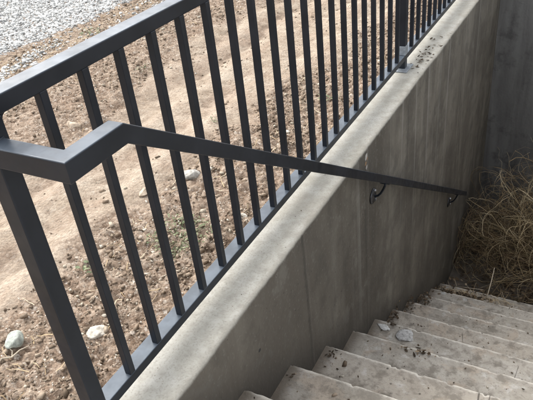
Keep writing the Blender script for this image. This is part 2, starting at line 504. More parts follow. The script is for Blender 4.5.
def stones(name, x, y, z, r, mat, label, cat, tint, flat=.6, sink=.25, jit=.28):
    n = len(x); k = len(CV)
    V = CV[None] * (1 + RNG.uniform(-jit, jit, (n, k, 3)))
    sc_ = np.stack([RNG.uniform(.7, 1.6, n), RNG.uniform(.45, 1.1, n), RNG.uniform(flat * .7, flat * 1.3, n)], -1)
    V = V * sc_[:, None, :] * r[:, None, None]
    # tilt + spin
    a = RNG.uniform(0, 2 * PI, n); t = RNG.uniform(-.9, .9, n)
    ct, st_ = np.cos(t)[:, None], np.sin(t)[:, None]
    Y = V[..., 1] * ct - V[..., 2] * st_; Z = V[..., 1] * st_ + V[..., 2] * ct
    ca, sa = np.cos(a)[:, None], np.sin(a)[:, None]
    X = V[..., 0] * ca - Y * sa; Y2 = V[..., 0] * sa + Y * ca
    V = np.stack([X + x[:, None], Y2 + y[:, None], Z + (z + r * (flat * .8 - sink))[:, None]], -1)
    Fm = (CF[None] + (np.arange(n) * k)[:, None, None]).reshape(-1, 3)
    o = mesh_np(name, V.reshape(-1, 3), Fm, mat, False, dict(tint=np.repeat(tint, k)))
    tag(o, label, cat, kind='stuff')
    return o


GRAVEL = mat_tinted('pale_gravel', [(0, (.17, .175, .17)), (.3, (.40, .40, .39)), (.7, (.62, .62, .60)), (1, (.80, .80, .77))])
SOIL = mat_tinted('soil_lumps', [(0, (.12, .088, .06)), (.45, (.23, .172, .122)), (.75, (.34, .27, .20)), (.88, (.48, .42, .33)), (1, (.74, .69, .59))])
# pale gravel field beyond the dirt
n = 85000
x = RNG.uniform(-6.4, -2.55, n); y = RNG.uniform(1.2, 5.2, n)
_, gr, _ = zones(x, y)
streak = np.exp(-((x + 2.83 + .12 * (y - 2)) / .07) ** 2) * (1 - smooth(2.2, 2.7, y)) * .75 + .05
keep = RNG.random(n) < np.maximum(gr, streak * (x > -3.2))
x, y = x[keep], y[keep]
stones('pale_gravel', x, y, height(x, y), RNG.lognormal(math.log(.0074), .36, len(x)), GRAVEL, 'pale grey crushed gravel bed beyond the dirt in the top left corner', 'gravel', RNG.beta(1.6, 1.3, len(x)), .65, .2)
# soil crumbs and pebbles, thick beside the wall and in the clod strip
n = 130000
x = RNG.uniform(-3.0, -.21, n) ; y = RNG.uniform(-.5, 5.0, n)
pa, gr, st = zones(x, y)
dens = (1 - pa) * (.35 + .65 * smooth(-.95, -.5, x)) + .025
dens *= .25 + 1.3 * smooth(.40, .62, fbm(x, y, 4.5, 90, 3))
keep = (RNG.random(n) < np.clip(dens, 0, 1))
x, y = x[keep], y[keep]
rr = np.minimum(RNG.lognormal(math.log(.0027), .62, len(x)), .012)
stones('soil_crumbs', x, y, height(x, y), rr, SOIL, 'brown soil crumbs and pale pebbles strewn over the dirt beside the fence', 'soil', np.clip(RNG.beta(1.5, 1.7, len(x)) + np.where((rr < .0035) & (RNG.random(len(x)) < .3), .4, 0), 0, 1), .62, .3, .42)

# straw and dead stalks lying on the dirt
def ribbons(name, n, xr, yr, lr, wr, mat, label, cat, zf, densf=None, lift=.006, curl=.5, tint=None):
    V = []; Fq = []; T = []
    c = 0
    while c < n:
        x0 = random.uniform(*xr); y0 = random.uniform(*yr)
        if densf and random.random() > densf(x0, y0): 
            n -= .35
            continue
        c += 1
        L = random.uniform(*lr); w = random.uniform(*wr); a = random.uniform(0, 2 * PI); k = random.uniform(-curl, curl)
        m_ = 5; b = len(V); tt = random.random()
        px, py = x0, y0
        for i in range(m_):
            ang = a + k * i / m_ * 2
            z = zf(px, py) + lift * (.5 + random.random() * .9)
            ww = w * (1 - .6 * i / m_)
            V.append((px - math.sin(ang) * ww, py + math.cos(ang) * ww, z)); V.append((px + math.sin(ang) * ww, py - math.cos(ang) * ww, z + ww * .8))
            T += [tt, tt]
            px += math.cos(ang) * L / m_; py += math.sin(ang) * L / m_
        for i in range(m_ - 1):
            Fq.append((b + 2 * i, b + 2 * i + 1, b + 2 * i + 3, b + 2 * i + 2))
    o = mesh_np(name, V, np.array(Fq), mat, False, dict(tint=T))
    if cat: tag(o, label, cat, kind='stuff')
    return o


STRAW = mat_tinted('dry_straw', [(0, (.30, .21, .12)), (.5, (.50, .39, .24)), (1, (.68, .58, .42))], .9, 30, .3)
def h1(a, b):
    i = min(max(int(np.searchsorted(xs, a)) - 1, 0), nx - 2); j = min(max(int(np.searchsorted(ys, b)) - 1, 0), ny - 2)
    u = (a - xs[i]) / (xs[i + 1] - xs[i]); v = (b - ys[j]) / (ys[j + 1] - ys[j])
    return float((HH[i, j] * (1 - u) + HH[i + 1, j] * u) * (1 - v) + (HH[i, j + 1] * (1 - u) + HH[i + 1, j + 1] * u) * v)


def near_at(A, a, b):
    return float(A[min(max(int(np.searchsorted(xs, a)), 0), nx - 1), min(max(int(np.searchsorted(ys, b)), 0), ny - 1)])
def straw_d(a, b):
    return min(max(.10 + .8 * near_at(ST, a, b) + .22 * (a > -.8) - .08 * near_at(PA, a, b), 0), 1)
ribbons('dry_straw', 1700, (-3.2, -.22), (-.2, 4.6), (.03, .11), (.0009, .0022), STRAW, 'dry straw stalks strewn over the dirt and along the gravel edge', 'straw', h1, straw_d)


def rock(name, x, y, z, dims, mat, label, cat='stone', seed=0, group=None, rz=0., facets=5, sink=.25):
    rg = random.Random(seed)
    bm = bmesh.new(); bmesh.ops.create_icosphere(bm, subdivisions=4, radius=1)
    planes = []
    for _ in range(facets):
        d = Vector((rg.uniform(-1, 1), rg.uniform(-1, 1), rg.uniform(-.5, 1))).normalized(); planes.append((d, rg.uniform(.55, .82)))
    off = Vector((rg.uniform(0, 50), rg.uniform(0, 50), 3))
    from mathutils import noise as mn
    for v in bm.verts:
        p = v.co.copy()
        for d, h in planes:
            e = p.dot(d) - h
            if e > 0: p -= d * e * .92
        p *= 1 + .16 * mn.noise(p * 1.7 + off) + .06 * mn.noise(p * 5 + off)
        v.co = Vector((p.x * dims[0], p.y * dims[1], p.z * dims[2]))
    o = obj(name, bm, mat, None, True)
    o.location = (x, y, z + dims[2] * (.6 - sink)); o.rotation_euler = (0, 0, rz)
    tag(o, label, cat, group)
    return o


R_GREEN = mat_rock('grey_green_stone', (.38, .41, .36), (.52, .54, .48))
R_WHITE = mat_rock('chalky_stone', (.56, .51, .43), (.72, .68, .60))
R_GREY = mat_rock('split_grey_stone', (.36, .345, .31), (.56, .54, .50))
R_TAN = mat_rock('tan_stone', (.44, .35, .26), (.56, .47, .37))
rock('stone', -.676, .038, h1(-.676, .038), (.030, .036, .026), R_GREEN, 'rounded grey green stone with a bleached twig against it, left of the end post', seed=3, rz=.5, facets=3)
rock('stone', -.458, .179, h1(-.458, .179), (.038, .028, .016), R_WHITE, 'chalky white angular stone between the end post and first baluster', seed=8, rz=.9, facets=7)
rock('stone', -.705, 1.105, h1(-.705, 1.105), (.048, .036, .032), R_GREY, 'split grey stone with a pale face, seen just under the sloping handrail', seed=12, rz=.3, facets=6)
rock('stone', -.83, .93, h1(-.83, .93), (.036, .026, .014), R_TAN, 'flat pale tan stone on the dirt path nearest the split grey stone', seed=21, rz=1.3, facets=6)
rock('stone', -.33, .92, h1(-.33, .92), (.020, .016, .013), R_WHITE, 'small whitish stone in the rubble beside the weed by the wall', seed=27, rz=.2)
rock('stone', -1.62, 1.33, h1(-1.62, 1.33), (.045, .035, .03), R_TAN, 'brown lump of stone beyond the path, seen above the handrail bend', seed=33, rz=.2)

# bleached twig by the green stone
TWIG = mat_tinted('bleached_twig', [(0, (.60, .52, .40)), (1, (.74, .68, .56))], .8, 50, .3)
tw = [(-.655, -.075, 0), (-.650, -.035, .004), (-.640, -.010, .006), (-.632, .018, .012), (-.618, .045, .008)]
bm = bm_tube([(a, b, h1(a, b) + .007 + c) for a, b, c in tw], [.0028, .003, .0028, .0022, .0014], 8)
bm_merge(bm, bm_tube([(a, b, h1(a, b) + .012) for a, b in ((-.640, -.010), (-.655, .008), (-.672, .008))], [.0024, .002, .0012], 8))
tag(obj('twig', bm, TWIG, None, True), 'bleached forked twig lying against the grey green stone', 'twig')

# ------------------------------------------------------------------ weeds
LEAF = mat_tinted('weed_leaf', [(0, (.10, .125, .06)), (.6, (.17, .19, .10)), (1, (.28, .28, .17))], .7, 40, .3)


def weed(x, y, n, spread, size, label, seed):
    rg = random.Random(seed); z = h1(x, y)
    root = empty('weed', (x, y, z), label, 'weed', 'small green weeds in the dirt')
    V = []; Fq = []; T = []; SV = bmesh.new()
    for i in range(n):
        a = rg.uniform(0, 2 * PI); d = spread * math.sqrt(rg.random()); px, py = d * math.cos(a), d * math.sin(a)
        zz = h1(x + px, y + py) - z + rg.uniform(.004, .022)
        L = size * rg.uniform(.6, 1.3); w = L * rg.uniform(.18, .32); az = rg.uniform(0, 2 * PI); el = rg.uniform(.0, .8); b = len(V); tt = rg.random()
        for k, (t, ww) in enumerate(((0, .15), (.35, 1), (.7, .8), (1, .05))):
            e = el - .6 * t
            cx = px + math.cos(az) * L * t; cy = py + math.sin(az) * L * t; cz = zz + math.sin(e) * L * t
            V.append((cx - math.sin(az) * w * ww, cy + math.cos(az) * w * ww, cz)); V.append((cx + math.sin(az) * w * ww, cy - math.cos(az) * w * ww, cz + w * .2)); T += [tt, tt]
        for k in range(3): Fq.append((b + 2 * k, b + 2 * k + 1, b + 2 * k + 3, b + 2 * k + 2))
        if i % 5 == 0:
            bm_merge(SV, bm_tube([(px * .3, py * .3, -.004), (px * .7, py * .7, zz * .6), (px, py, zz)], [.0014, .0011, .0007], 5))
    mesh_np('leaves', V, np.array(Fq), LEAF, True, dict(tint=T), root)
    obj('stems', SV, LEAF, root, True)
    return root


weed(-.50, .72, 230, .13, .013, 'sparse low green weed patch in the rubble under the handrail, widest of the weeds', 1)
weed(-.45, 2.08, 50, .06, .014, 'small green weed between the far balusters beside the wall', 2)
weed(-.72, .42, 12, .035, .020, 'tiny green sprout by the second baluster near the path edge', 3)
weed(-.90, 1.62, 10, .03, .018, 'lone tiny sprout at the edge of the path beyond the handrail', 4)
weed(-2.75, 2.75, 40, .10, .024, 'tuft of green weed at the gravel edge, top left', 5)
weed(-1.75, 2.15, 14, .06, .018, 'thin weed in the clods beyond the path above the handrail bend', 6)

# ------------------------------------------------------------------ walls and stairs


def long_wall(name, x0, x1, y0, y1, z0, z1, mat, r=.016, segs=6, both=True):
    """wall running along Y with rounded top arrises"""
    prof = [(x0, z0)]
    if both:
        for k in range(segs + 1):
            a = PI - PI / 2 * k / segs; prof.append((x0 + r + r * math.cos(a), z1 - r + r * math.sin(a)))
    else: prof.append((x0, z1))
    for k in range(segs + 1):
        a = PI / 2 - PI / 2 * k / segs; prof.append((x1 - r + r * math.cos(a), z1 - r + r * math.sin(a)))
    prof.append((x1, z1 - .25)); prof.append((x1, z0))
    n = int((y1 - y0) / .012); V = []; yy = np.linspace(y0, y1, n)
    k = len(prof)
    for j, yv in enumerate(yy):
        w1 = (vnoise(yv, 0, 5, 91) - .5) * .005 + (vnoise(yv, 3, 28, 92) - .5) * .0022
        w2 = (vnoise(yv, 7, 3, 93) - .5) * .004
        for i, (px, pz) in enumerate(prof):
            near = 1 if (pz > z1 - r * 1.2 and px > x1 - r * 2) else 0
            V.append((px + near * w1, yv, pz + (w2 + near * w1 * .5 if pz > z0 + .4 and pz > z1 - .1 else 0)))
    Fq = []
    for j in range(n - 1):
        for i in range(k - 1):
            Fq.append((j * k + i, (j + 1) * k + i, (j + 1) * k + i + 1, j * k + i + 1))
        Fq.append((j * k + k - 1, (j + 1) * k + k - 1, (j + 1) * k, j * k))
    Fl = [tuple(f) for f in Fq] + [tuple(range(k)), tuple(range((n - 1) * k, n * k))[::-1]]
    o = mesh_np(name, V, Fl, mat, True)
    bm = bmesh.new(); bm.from_mesh(o.data); bmesh.ops.recalc_face_normals(bm, faces=bm.faces)
    for e in bm.edges:
        if len(e.link_faces) == 2 and e.calc_face_angle(0) > .9: e.smooth = False
    bm.to_mesh(o.data); bm.free()
    return o


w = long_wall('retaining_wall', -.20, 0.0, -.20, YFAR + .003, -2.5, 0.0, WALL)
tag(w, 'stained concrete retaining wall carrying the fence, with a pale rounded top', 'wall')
w = long_wall('retaining_wall', STAIR_W, STAIR_W + .2, -.20, YFAR + .003, -2.5, 0.0, SLAB)
tag(w, 'plain concrete retaining wall on the opposite side of the stairs', 'wall')
bm = bm_box(-.2, STAIR_W + .2, YFAR, YFAR + .2, -2.5, .02, .012, 3)
tag(obj('retaining_wall', bm, FARW), 'dark weathered concrete wall closing the stairwell behind the dry bush', 'wall')

bm = bm_box(-.2, STAIR_W + .2, -3.0, -.2, -.32, -.081, .006)
bm_merge(bm, bm_box(.001, STAIR_W - .001, -.205, 0.0, -.32, -.0815, .006))
tag(obj('landing', bm, SLAB), kind='structure')
fl = bm_box(0, STAIR_W, YN0 + TREAD * 9 - .05, YFAR + .01, FLOOR_Z - .2, FLOOR_Z)
tag(obj('stairwell_floor', fl, PITFLOOR), kind='structure')

stairs = empty('concrete_stairs', (0, YN0 + 9 * TREAD, FLOOR_Z), 'worn grey concrete stairs descending beside the stained wall', 'stairs')
for i in range(NSTEP):
    yn = YN0 + TREAD * i; zn = ZN0 - RISER * i
    rad = .0045
    prof = []   # (dy from nosing, dz, lip)
    for d in (.330, .30, .27, .24, .20, .16, .12, .09, .06, .04, .025, .016): prof.append((-d, 0, d))
    for k in range(6):
        a = PI / 2 - PI / 2 * k / 5; prof.append((-rad + rad * math.cos(a), -rad + rad * math.sin(a), rad * (1 - k / 5)))
    for d in (.02, .04, .07, .11, .15, .19, RISER + .035): prof.append((-.0 - d * .02, -d, d))
    xs_ = np.concatenate([np.linspace(.0005, 1.1, 190), np.linspace(1.12, STAIR_W - .0005, 60)])
    n = len(xs_); k = len(prof)
    P = np.array(prof)
    Xg = np.repeat(xs_[:, None], k, 1); D = np.repeat(P[None, :, 2], n, 0)
    lipw = np.exp(-D / .012)
    chip = smooth(.56, .74, fbm(Xg, Xg * 0 + i * 3.1, 11, 100 + i, 3)) * .0015 + smooth(.68, .74, fbm(Xg, Xg * 0 + 2 * i, 34, 120 + i, 3)) * .007 + (fbm(Xg, Xg * 0 + i, 60, 130 + i, 2) - .5) * .003
    corner = np.exp(-Xg / .008) * .003
    wave = (fbm(Xg, Xg * 0 + 9 * i, 2.2, 140 + i, 2) - .5) * .0015
    Yg = yn + P[None, :, 0] - lipw * (chip + corner) + wave * (D < .05)
    Zg = zn + P[None, :, 1] - lipw * (chip * .6 + corner * .6) + (fbm(Xg, Yg, 5, 160 + i, 4) - .5) * .0018 * (P[None, :, 1] > -.03)
    V = np.stack([Xg, Yg - stairs.location.y, Zg - stairs.location.z], -1).reshape(-1, 3)
    id_ = np.arange(n * k).reshape(n, k)
    Fq = np.stack([id_[:-1, :-1], id_[:-1, 1:], id_[1:, 1:], id_[1:, :-1]], -1).reshape(-1, 4)
    lip = np.where(P[None, :, 1] < -.03, .05, D)
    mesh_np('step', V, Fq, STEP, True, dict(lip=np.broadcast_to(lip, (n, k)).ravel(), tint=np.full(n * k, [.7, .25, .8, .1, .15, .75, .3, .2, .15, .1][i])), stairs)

# ------------------------------------------------------------------ fence
fence = empty('steel_fence', (XF - RW / 2, -.135, 0), 'dark grey steel baluster fence standing on top of the stained concrete wall', 'fence')
fo = fence.location
YEND = YFAR + .12
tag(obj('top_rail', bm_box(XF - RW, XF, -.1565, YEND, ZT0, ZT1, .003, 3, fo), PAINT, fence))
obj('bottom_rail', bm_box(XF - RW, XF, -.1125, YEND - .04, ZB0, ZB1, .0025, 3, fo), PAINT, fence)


def post(y0, y1, plate=True):
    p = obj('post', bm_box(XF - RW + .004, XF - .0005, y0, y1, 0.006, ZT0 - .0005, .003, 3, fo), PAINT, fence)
    if plate:
        yc = (y0 + y1) / 2
        pl = obj('base_plate', bm_box(XF - RW - .014, XF + .022, yc - .062, yc + .062, .002, .0085, .002, 2, fo), BARE, p)
        for sx in (-1, 1):
            for sy in (-1, 1):
                pass
    return p


post(-.1555, -.1142)
pB = post(2.329, 2.371)
col_ = obj('collar', bm_box(XF - RW + .002, XF + .0015, 2.327, 2.373, ZB1 + .0005, ZB1 + .050, .002, 2, fo), BARE, pB)
post(YEND - .042, YEND)
# inner gusset welds under the top rail at the end post
bm = bmesh.new()
ga = []
for k in range(7):
    a = PI / 2 * k / 6
    ga.append((-.1142 + .014 * (1 - math.cos(a)) , ZT0 - .014 * (1 - math.sin(a))))
ga = [(-.1142, ZT0)] + [(-.1142 + .012 * (1 - math.sin(a)), ZT0 - .012 * (1 - math.cos(a))) for a in [PI / 2 * k / 6 for k in range(7)]]
lo = [bm.verts.new((XF - RW + .006 - fo.x, a - fo.y, b - fo.z)) for a, b in ga]; hi = [bm.verts.new((XF - .0025 - fo.x, a - fo.y, b - fo.z)) for a, b in ga]
bm.faces.new(lo); bm.faces.new(hi[::-1])
for k in range(len(ga)): bm.faces.new((lo[k], hi[k], hi[(k + 1) % len(ga)], lo[(k + 1) % len(ga)]))
obj('weld', bm, PAINT, fence, False)
# balusters
PW = .0195
yr = [i * S for i in range(20)]
q = 2.371 + .0945 + .0225
while q < YEND - .08:
    yr.append(q); q += S
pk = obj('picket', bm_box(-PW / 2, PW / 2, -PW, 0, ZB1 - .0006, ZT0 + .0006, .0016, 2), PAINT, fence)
for i, yv in enumerate(yr):
    o = pk if i == 0 else pk.copy()
    if i: COL.objects.link(o); o.parent = fence
    o.location = Vector((XF - .0012 - PW / 2, yv, 0)) - fo
    o.rotation_euler = (random.uniform(-.001, .001), random.uniform(-.001, .001), random.uniform(-.02, .02))

# ------------------------------------------------------------------ handrail
HX, HZ, HH_, HWD = .080, .8335, .0427, .0385
YC, YB = -.1654, -.0123
YE = 3.434
hand = empty('handrail', (HX - HWD / 2, YB, 0), 'dark steel handrail bent out from the end post and sloping down along the stair wall', 'handrail')
ho = hand.location
bm = bmesh.new()
xi = HX - HWD; yi = YC + HWD
def Hz(y): return HZ - SLOPE * (y - YB)
# stations: (outer xy, inner xy, ztop)
stn = [((XF - .004, YC), (XF - .004, yi), HZ), ((HX, YC), (xi, yi), HZ), ((HX, YB), (xi, YB), HZ), ((HX, YE), (xi, YE), Hz(YE))]
rings = []
for (o_, i_, zt) in stn:
    hb = HH_ + (.0 if zt == HZ else 0)
    rings.append([bm.verts.new((o_[0] - ho.x, o_[1] - ho.y, zt)), bm.verts.new((i_[0] - ho.x, i_[1] - ho.y, zt)),
                  bm.verts.new((i_[0] - ho.x, i_[1] - ho.y, zt - hb)), bm.verts.new((o_[0] - ho.x, o_[1] - ho.y, zt - hb))])
for a, b in zip(rings[:-1], rings[1:]):
    for k in range(4): bm.faces.new((a[k], a[(k + 1) % 4], b[(k + 1) % 4], b[k]))
bm.faces.new(rings[0]); bm.faces.new(rings[-1])
bmesh.ops.recalc_face_normals(bm, faces=bm.faces)
long_e = [e for e in bm.edges if any((e.verts[0] in a and e.verts[1] in b) or (e.verts[1] in a and e.verts[0] in b) for a, b in zip(rings[:-1], rings[1:]))]
endr = [e for e in bm.edges if e.verts[0] in rings[-1] and e.verts[1] in rings[-1]]
bmesh.ops.bevel(bm, geom=long_e + endr, offset=.003, segments=3, profile=.5, affect='EDGES')
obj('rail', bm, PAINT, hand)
# weld bead at the post
obj('weld', bm_tube([(XF + .001 - ho.x, YC + .004 - ho.y, HZ - .002), (XF + .001 - ho.x, yi - ho.y, HZ - .001)], .0035, 8), PAINT, hand, True)


def bracket(yc, zc):
    zb = Hz(yc) - HH_
    c = Vector((0, yc, zc)) - ho
    fl = bmesh.new()
    prof = [(.0005, .038), (.005, .038), (.008, .034), (.0095, .022), (.013, .015), (.013, .0)]
    n = 28; rg_ = []
    for (px, r) in prof[:-1]:
        rg_.append([fl.verts.new((px + c.x, c.y + r * math.cos(2 * PI * k / n), c.z + r * math.sin(2 * PI * k / n))) for k in range(n)])
    for a, b in zip(rg_[:-1], rg_[1:]):
        for k in range(n): fl.faces.new((a[k], a[(k + 1) % n], b[(k + 1) % n], b[k]))
    fl.faces.new(rg_[0]); fl.faces.new(rg_[-1])
    B = obj('bracket', fl, FLANGE, hand, True)
    xm = HX - HWD / 2 - ho.x
    pts = [(c.x + .010, c.y, c.z)]
    for fx, fz in ((.25, .03), (.48, .12), (.66, .28), (.80, .48), (.93, .70), (1., .86)):
        pts.append((c.x + (xm - c.x) * fx, c.y, c.z + (zb - c.z) * fz))
    pts.append((xm, c.y, zb - .003))
    obj('arm', bm_tube(pts, .0055, 12), PAINT, B, True)
    sd = bm_box(-.014, .014, -.032, .032, -.004, .0, .0012)
    ang = math.atan(SLOPE)
    for v in sd.verts:
        yv, zv = v.co.y, v.co.z
        v.co = Vector((v.co.x + xm, c.y + yv * math.cos(ang) + zv * math.sin(ang), zb - .0006 - yv * math.sin(ang) + zv * math.cos(ang)))
    obj('saddle', sd, PAINT, B)
    for dz in (-.024, .024):
        bt = bmesh.new()
        bmesh.ops.create_cone(bt, cap_ends=True, segments=6, radius1=.0085, radius2=.0075, depth=.009)
        for v in bt.verts: v.co = Vector((c.x + .011 + v.co.z, c.y + v.co.x + .012, c.z + dz + v.co.y))
        obj('bolt', bt, BOLT, B)


bracket(1.511, -.283)
bracket(3.158, -1.354)

# ------------------------------------------------------------------ things lying on the stairs


def nos(i): return ZN0 - RISER * i


PLAST = mat_rock('plaster_chunk', (.42, .41, .39), (.62, .61, .59), 55)
CHALK = mat_rock('white_plaster', (.56, .55, .52), (.74, .73, .70), 60)
rock('plaster_chunk', .187, 1.478, nos(4), (.052, .044, .011), PLAST, 'pale grey broken plaster chunk lying flat on a step near the wall', 'rubble', seed=41, rz=.7, facets=8)
rock('plaster_chip', .058, 1.494, nos(4), (.036, .022, .008), CHALK, 'bright white plaster chip close to the wall, left of the grey chunk', 'rubble', seed=44, rz=-.4, facets=7)
rock('plaster_chip', .088, 1.486, nos(4), (.011, .012, .006), CHALK, 'tiny white plaster flake between the bright chip and the grey chunk', 'rubble', seed=45, rz=.9, facets=7)

DEAD = mat_tinted('dead_leaf', [(0, (.035, .025, .016)), (.45, (.10, .068, .04)), (.8, (.20, .14, .085)), (1, (.36, .28, .19))], .85, 50, .5)


def leaves(name, pts, size, label, z_of, seed, lift=.012, cat='leaf litter', dark=0.):
    """curled dead leaves / crumbs, each a 3 x 4 patch"""
    rg = random.Random(seed); V = []; Fq = []; T = []
    for (x, y) in pts:
        L = size * rg.uniform(.4, 1.25); W = L * rg.uniform(.3, .65); a = rg.uniform(0, 2 * PI); cu = rg.uniform(-1.2, 1.6); tl = rg.uniform(-.5, .5)
        z = z_of(x, y) + rg.uniform(.001, lift) ; b = len(V); tt = rg.random() * (1 - dark)
        for i in range(4):
            u = i / 3 - .5; ww = W * (1 - (2 * u) ** 2 * .85)
            for j in (-1, 0, 1):
                lx = u * L; ly = j * ww * .5
                lz = cu * (u * u) * L * .8 + abs(j) * ww * .3 * cu + tl * lx * .6
                V.append((x + math.cos(a) * lx - math.sin(a) * ly, y + math.sin(a) * lx + math.cos(a) * ly, z + max(lz, -.0 - (z - z_of(x, y)) + .0006))); T.append(tt)
        for i in range(3):
            for j in range(2): Fq.append((b + i * 3 + j, b + i * 3 + j + 1, b + (i + 1) * 3 + j + 1, b + (i + 1) * 3 + j))
    o = mesh_np(name, V, np.array(Fq), DEAD, True, dict(tint=T))
    tag(o, label, cat, kind='stuff')
    return o


rg = random.Random(77)
gs = lambda c, s: rg.gauss(c, s)
leaves('leaf_litter', [(gs(.315, .035), gs(1.205, .010)) for _ in range(20)], .026, 'curled brown leaf scraps on the nosing one step above the plaster chunk', lambda a, b: nos(3) + .002, 1)
leaves('leaf_litter', [(gs(.11, .022), gs(1.548 - .02, .008)) for _ in range(9)], .022, 'dark leaf scraps near the wall, just behind the plaster chunk', lambda a, b: nos(4) + .002, 2, dark=.4)
leaves('leaf_litter', [(abs(gs(.0, .035)) + .008, gs(2.10, .05)) for _ in range(40)], .020, 'small dark drift of leaves against the wall two steps above the lowest drift', lambda a, b: nos(6) + .002, 3, .03, dark=.35)
leaves('leaf_litter', [(abs(gs(.0, .05)) + .008, gs(2.40, .055)) for _ in range(80)], .022, 'drift of dark dead leaves against the wall near the foot of the stairs', lambda a, b: nos(7) + .002, 4, .04, dark=.3)
leaves('leaf_litter', [(abs(gs(.0, .03)) + .006, gs(1.80, .05)) for _ in range(30)], .022, 'few dark leaves tucked against the wall below the plaster chunk', lambda a, b: nos(5) + .002, 5, .02, dark=.4)
leaves('leaf_litter', [(max(gs(.20, .13), .01), 2.80 + abs(gs(.10, .08))) for _ in range(230)], .034, 'straw and dead leaves heaped on the lowest step at the left', lambda a, b: nos(9) + .002 + max(0, .10 - abs(b - 2.88)) * .8, 6, .05)
leaves('leaf_litter', [(rg.uniform(.01, 1.5), rg.uniform(3.1, 4.5)) for _ in range(1500)], .04, 'dark dead leaves covering the stairwell floor under the dry bush', lambda a, b: FLOOR_Z + .002, 7, .05)
leaves('leaf_litter', [(gs(.047, .010), gs(.885, .014)) for _ in range(12)], .020, 'small dark smear of leaf scraps on the third step, near the wall', lambda a, b: nos(2) + .002, 11, .002, dark=.6)
leaves('leaf_litter', [(gs(.03, .008), gs(.555, .010)) for _ in range(6)], .012, 'dark leaf specks on the corner of the second step by the wall', lambda a, b: nos(1) + .002, 12, .002, dark=.6)
ribbons('dry_straw', 170, (.02, .55), (2.82, 3.07), (.06, .20), (.0009, .002), STRAW, 'dry straw tangled on the lowest step at the foot of the wall', 'straw', lambda a, b: nos(9) + .004 + max(0, .13 - abs(b - 2.9)) * random.random(), None, .01, .4)
# crumbs strewn over all the treads
pts = []
zz = {}
for i in range(NSTEP):
    y0 = YN0 + TREAD * i
    for _ in range(17):
        pts.append((rg.uniform(.02, 1.5), y0 - rg.uniform(.012, .27)))
leaves('leaf_crumbs', pts, .011, 'dark leaf crumbs scattered over the treads', lambda a, b: nos(max(0, min(NSTEP - 1, math.ceil((b - YN0) / TREAD)))) + .003, 8, .003, dark=.5)
# pebbly grit on the treads
n = 600; gx = RNG.uniform(.01, 1.5, n); gi = RNG.integers(0, NSTEP, n); gy = YN0 + TREAD * gi - RNG.uniform(.01, .30, n)
stones('step_grit', gx, gy, ZN0 - RISER * gi + .001, RNG.lognormal(math.log(.0026), .45, n), SOIL, 'fine grit and mortar crumbs scattered over the treads', 'grit', RNG.random(n), .6, .2)
# dark bits on the wall top beside the second post
pts = []
for _ in range(46): pts.append((min(max(gs(-.062, .024), -.10), -.008), gs(2.50, .10)))
for _ in range(14): pts.append((min(max(gs(-.05, .03), -.10), -.01), gs(2.78, .14)))
leaves('leaf_crumbs', pts, .020, 'dark leaf crumbs on the pale wall top beside the post base', lambda a, b: .003, 9, .003, dark=.55)
leaves('leaf_crumbs', [(rg.uniform(-.10, -.015), rg.uniform(.2, 2.2)) for _ in range(14)], .007, 'few tiny specks of leaf along the pale wall top', lambda a, b: .003, 10, .002, dark=.5)

# ------------------------------------------------------------------ dry bush
BUSH = mat_tinted('dry_stem', [(0, (.075, .05, .03)), (.4, (.22, .155, .085)), (.75, (.42, .33, .185)), (1, (.66, .56, .37))], .85, 25, .35)


def tubes_np(curves, radii, sides=4, hboost=.45):
    V = []; Fq = []; T = []
    for (P, tt), r in zip(curves, radii):
        P = np.asarray(P); m_ = len(P); b = len(V)
        tg = np.gradient(P, axis=0); tg /= np.linalg.norm(tg, axis=1)[:, None] + 1e-9
        ref = np.array([.37, .21, .9]); A = np.cross(tg, ref); A /= np.linalg.norm(A, axis=1)[:, None] + 1e-9; B = np.cross(tg, A)
        for i in range(m_):
            rr = r * (1 - .65 * i / (m_ - 1))
            for k in range(sides):
                an = 2 * PI * k / sides
                V.append(P[i] + rr * (A[i] * math.cos(an) + B[i] * math.sin(an))); T.append(min(1., tt + hboost * max(0., P[i][2] - .45)))
        for i in range(m_ - 1):
            for k in range(sides):
                Fq.append((b + i * sides + k, b + i * sides + (k + 1) % sides, b + (i + 1) * sides + (k + 1) % sides, b + (i + 1) * sides + k))
    return np.array(V), np.array(Fq), T


rb = random.Random(19)
bush_c = Vector((.88, 3.80, FLOOR_Z))
bush = empty('dry_bush', bush_c, 'tangled dry brown bush filling the foot of the stairwell', 'bush')


def inside(p):
    """dome the stems stay in (local)"""
    return (((p.x) / .92) ** 2 + ((p.y) / .68) ** 2 + (p.z / 1.08) ** 2) / dome[0]


curves = []; radii = []; dome = [1.]
def grow(p, d, L, r, steps, grav, wander, tint):
    pts = [p.copy()]; d = d.normalized(); dome[0] = rb.uniform(.6, 1.12) if rb.random() < .75 else rb.uniform(1.0, 1.25)
    for i in range(steps):
        d = (d + Vector((rb.gauss(0, wander), rb.gauss(0, wander), rb.gauss(0, wander) - grav * (i / steps)))).normalized()
        q = pts[-1] + d * (L / steps)
        e = inside(q)
        if e > 1:
            d = (d - Vector((q.x, q.y * 1.3, q.z * .8)).normalized() * .55).normalized()
            q = pts[-1] + d * (L / steps)
        q.z = max(q.z, .01)
        q.x = max(q.x, -bush_c.x + .015)
        q.y = min(q.y, YFAR - bush_c.y - .015)
        pts.append(q)
    curves.append(([tuple(v) for v in pts], tint)); radii.append(r)
    return pts


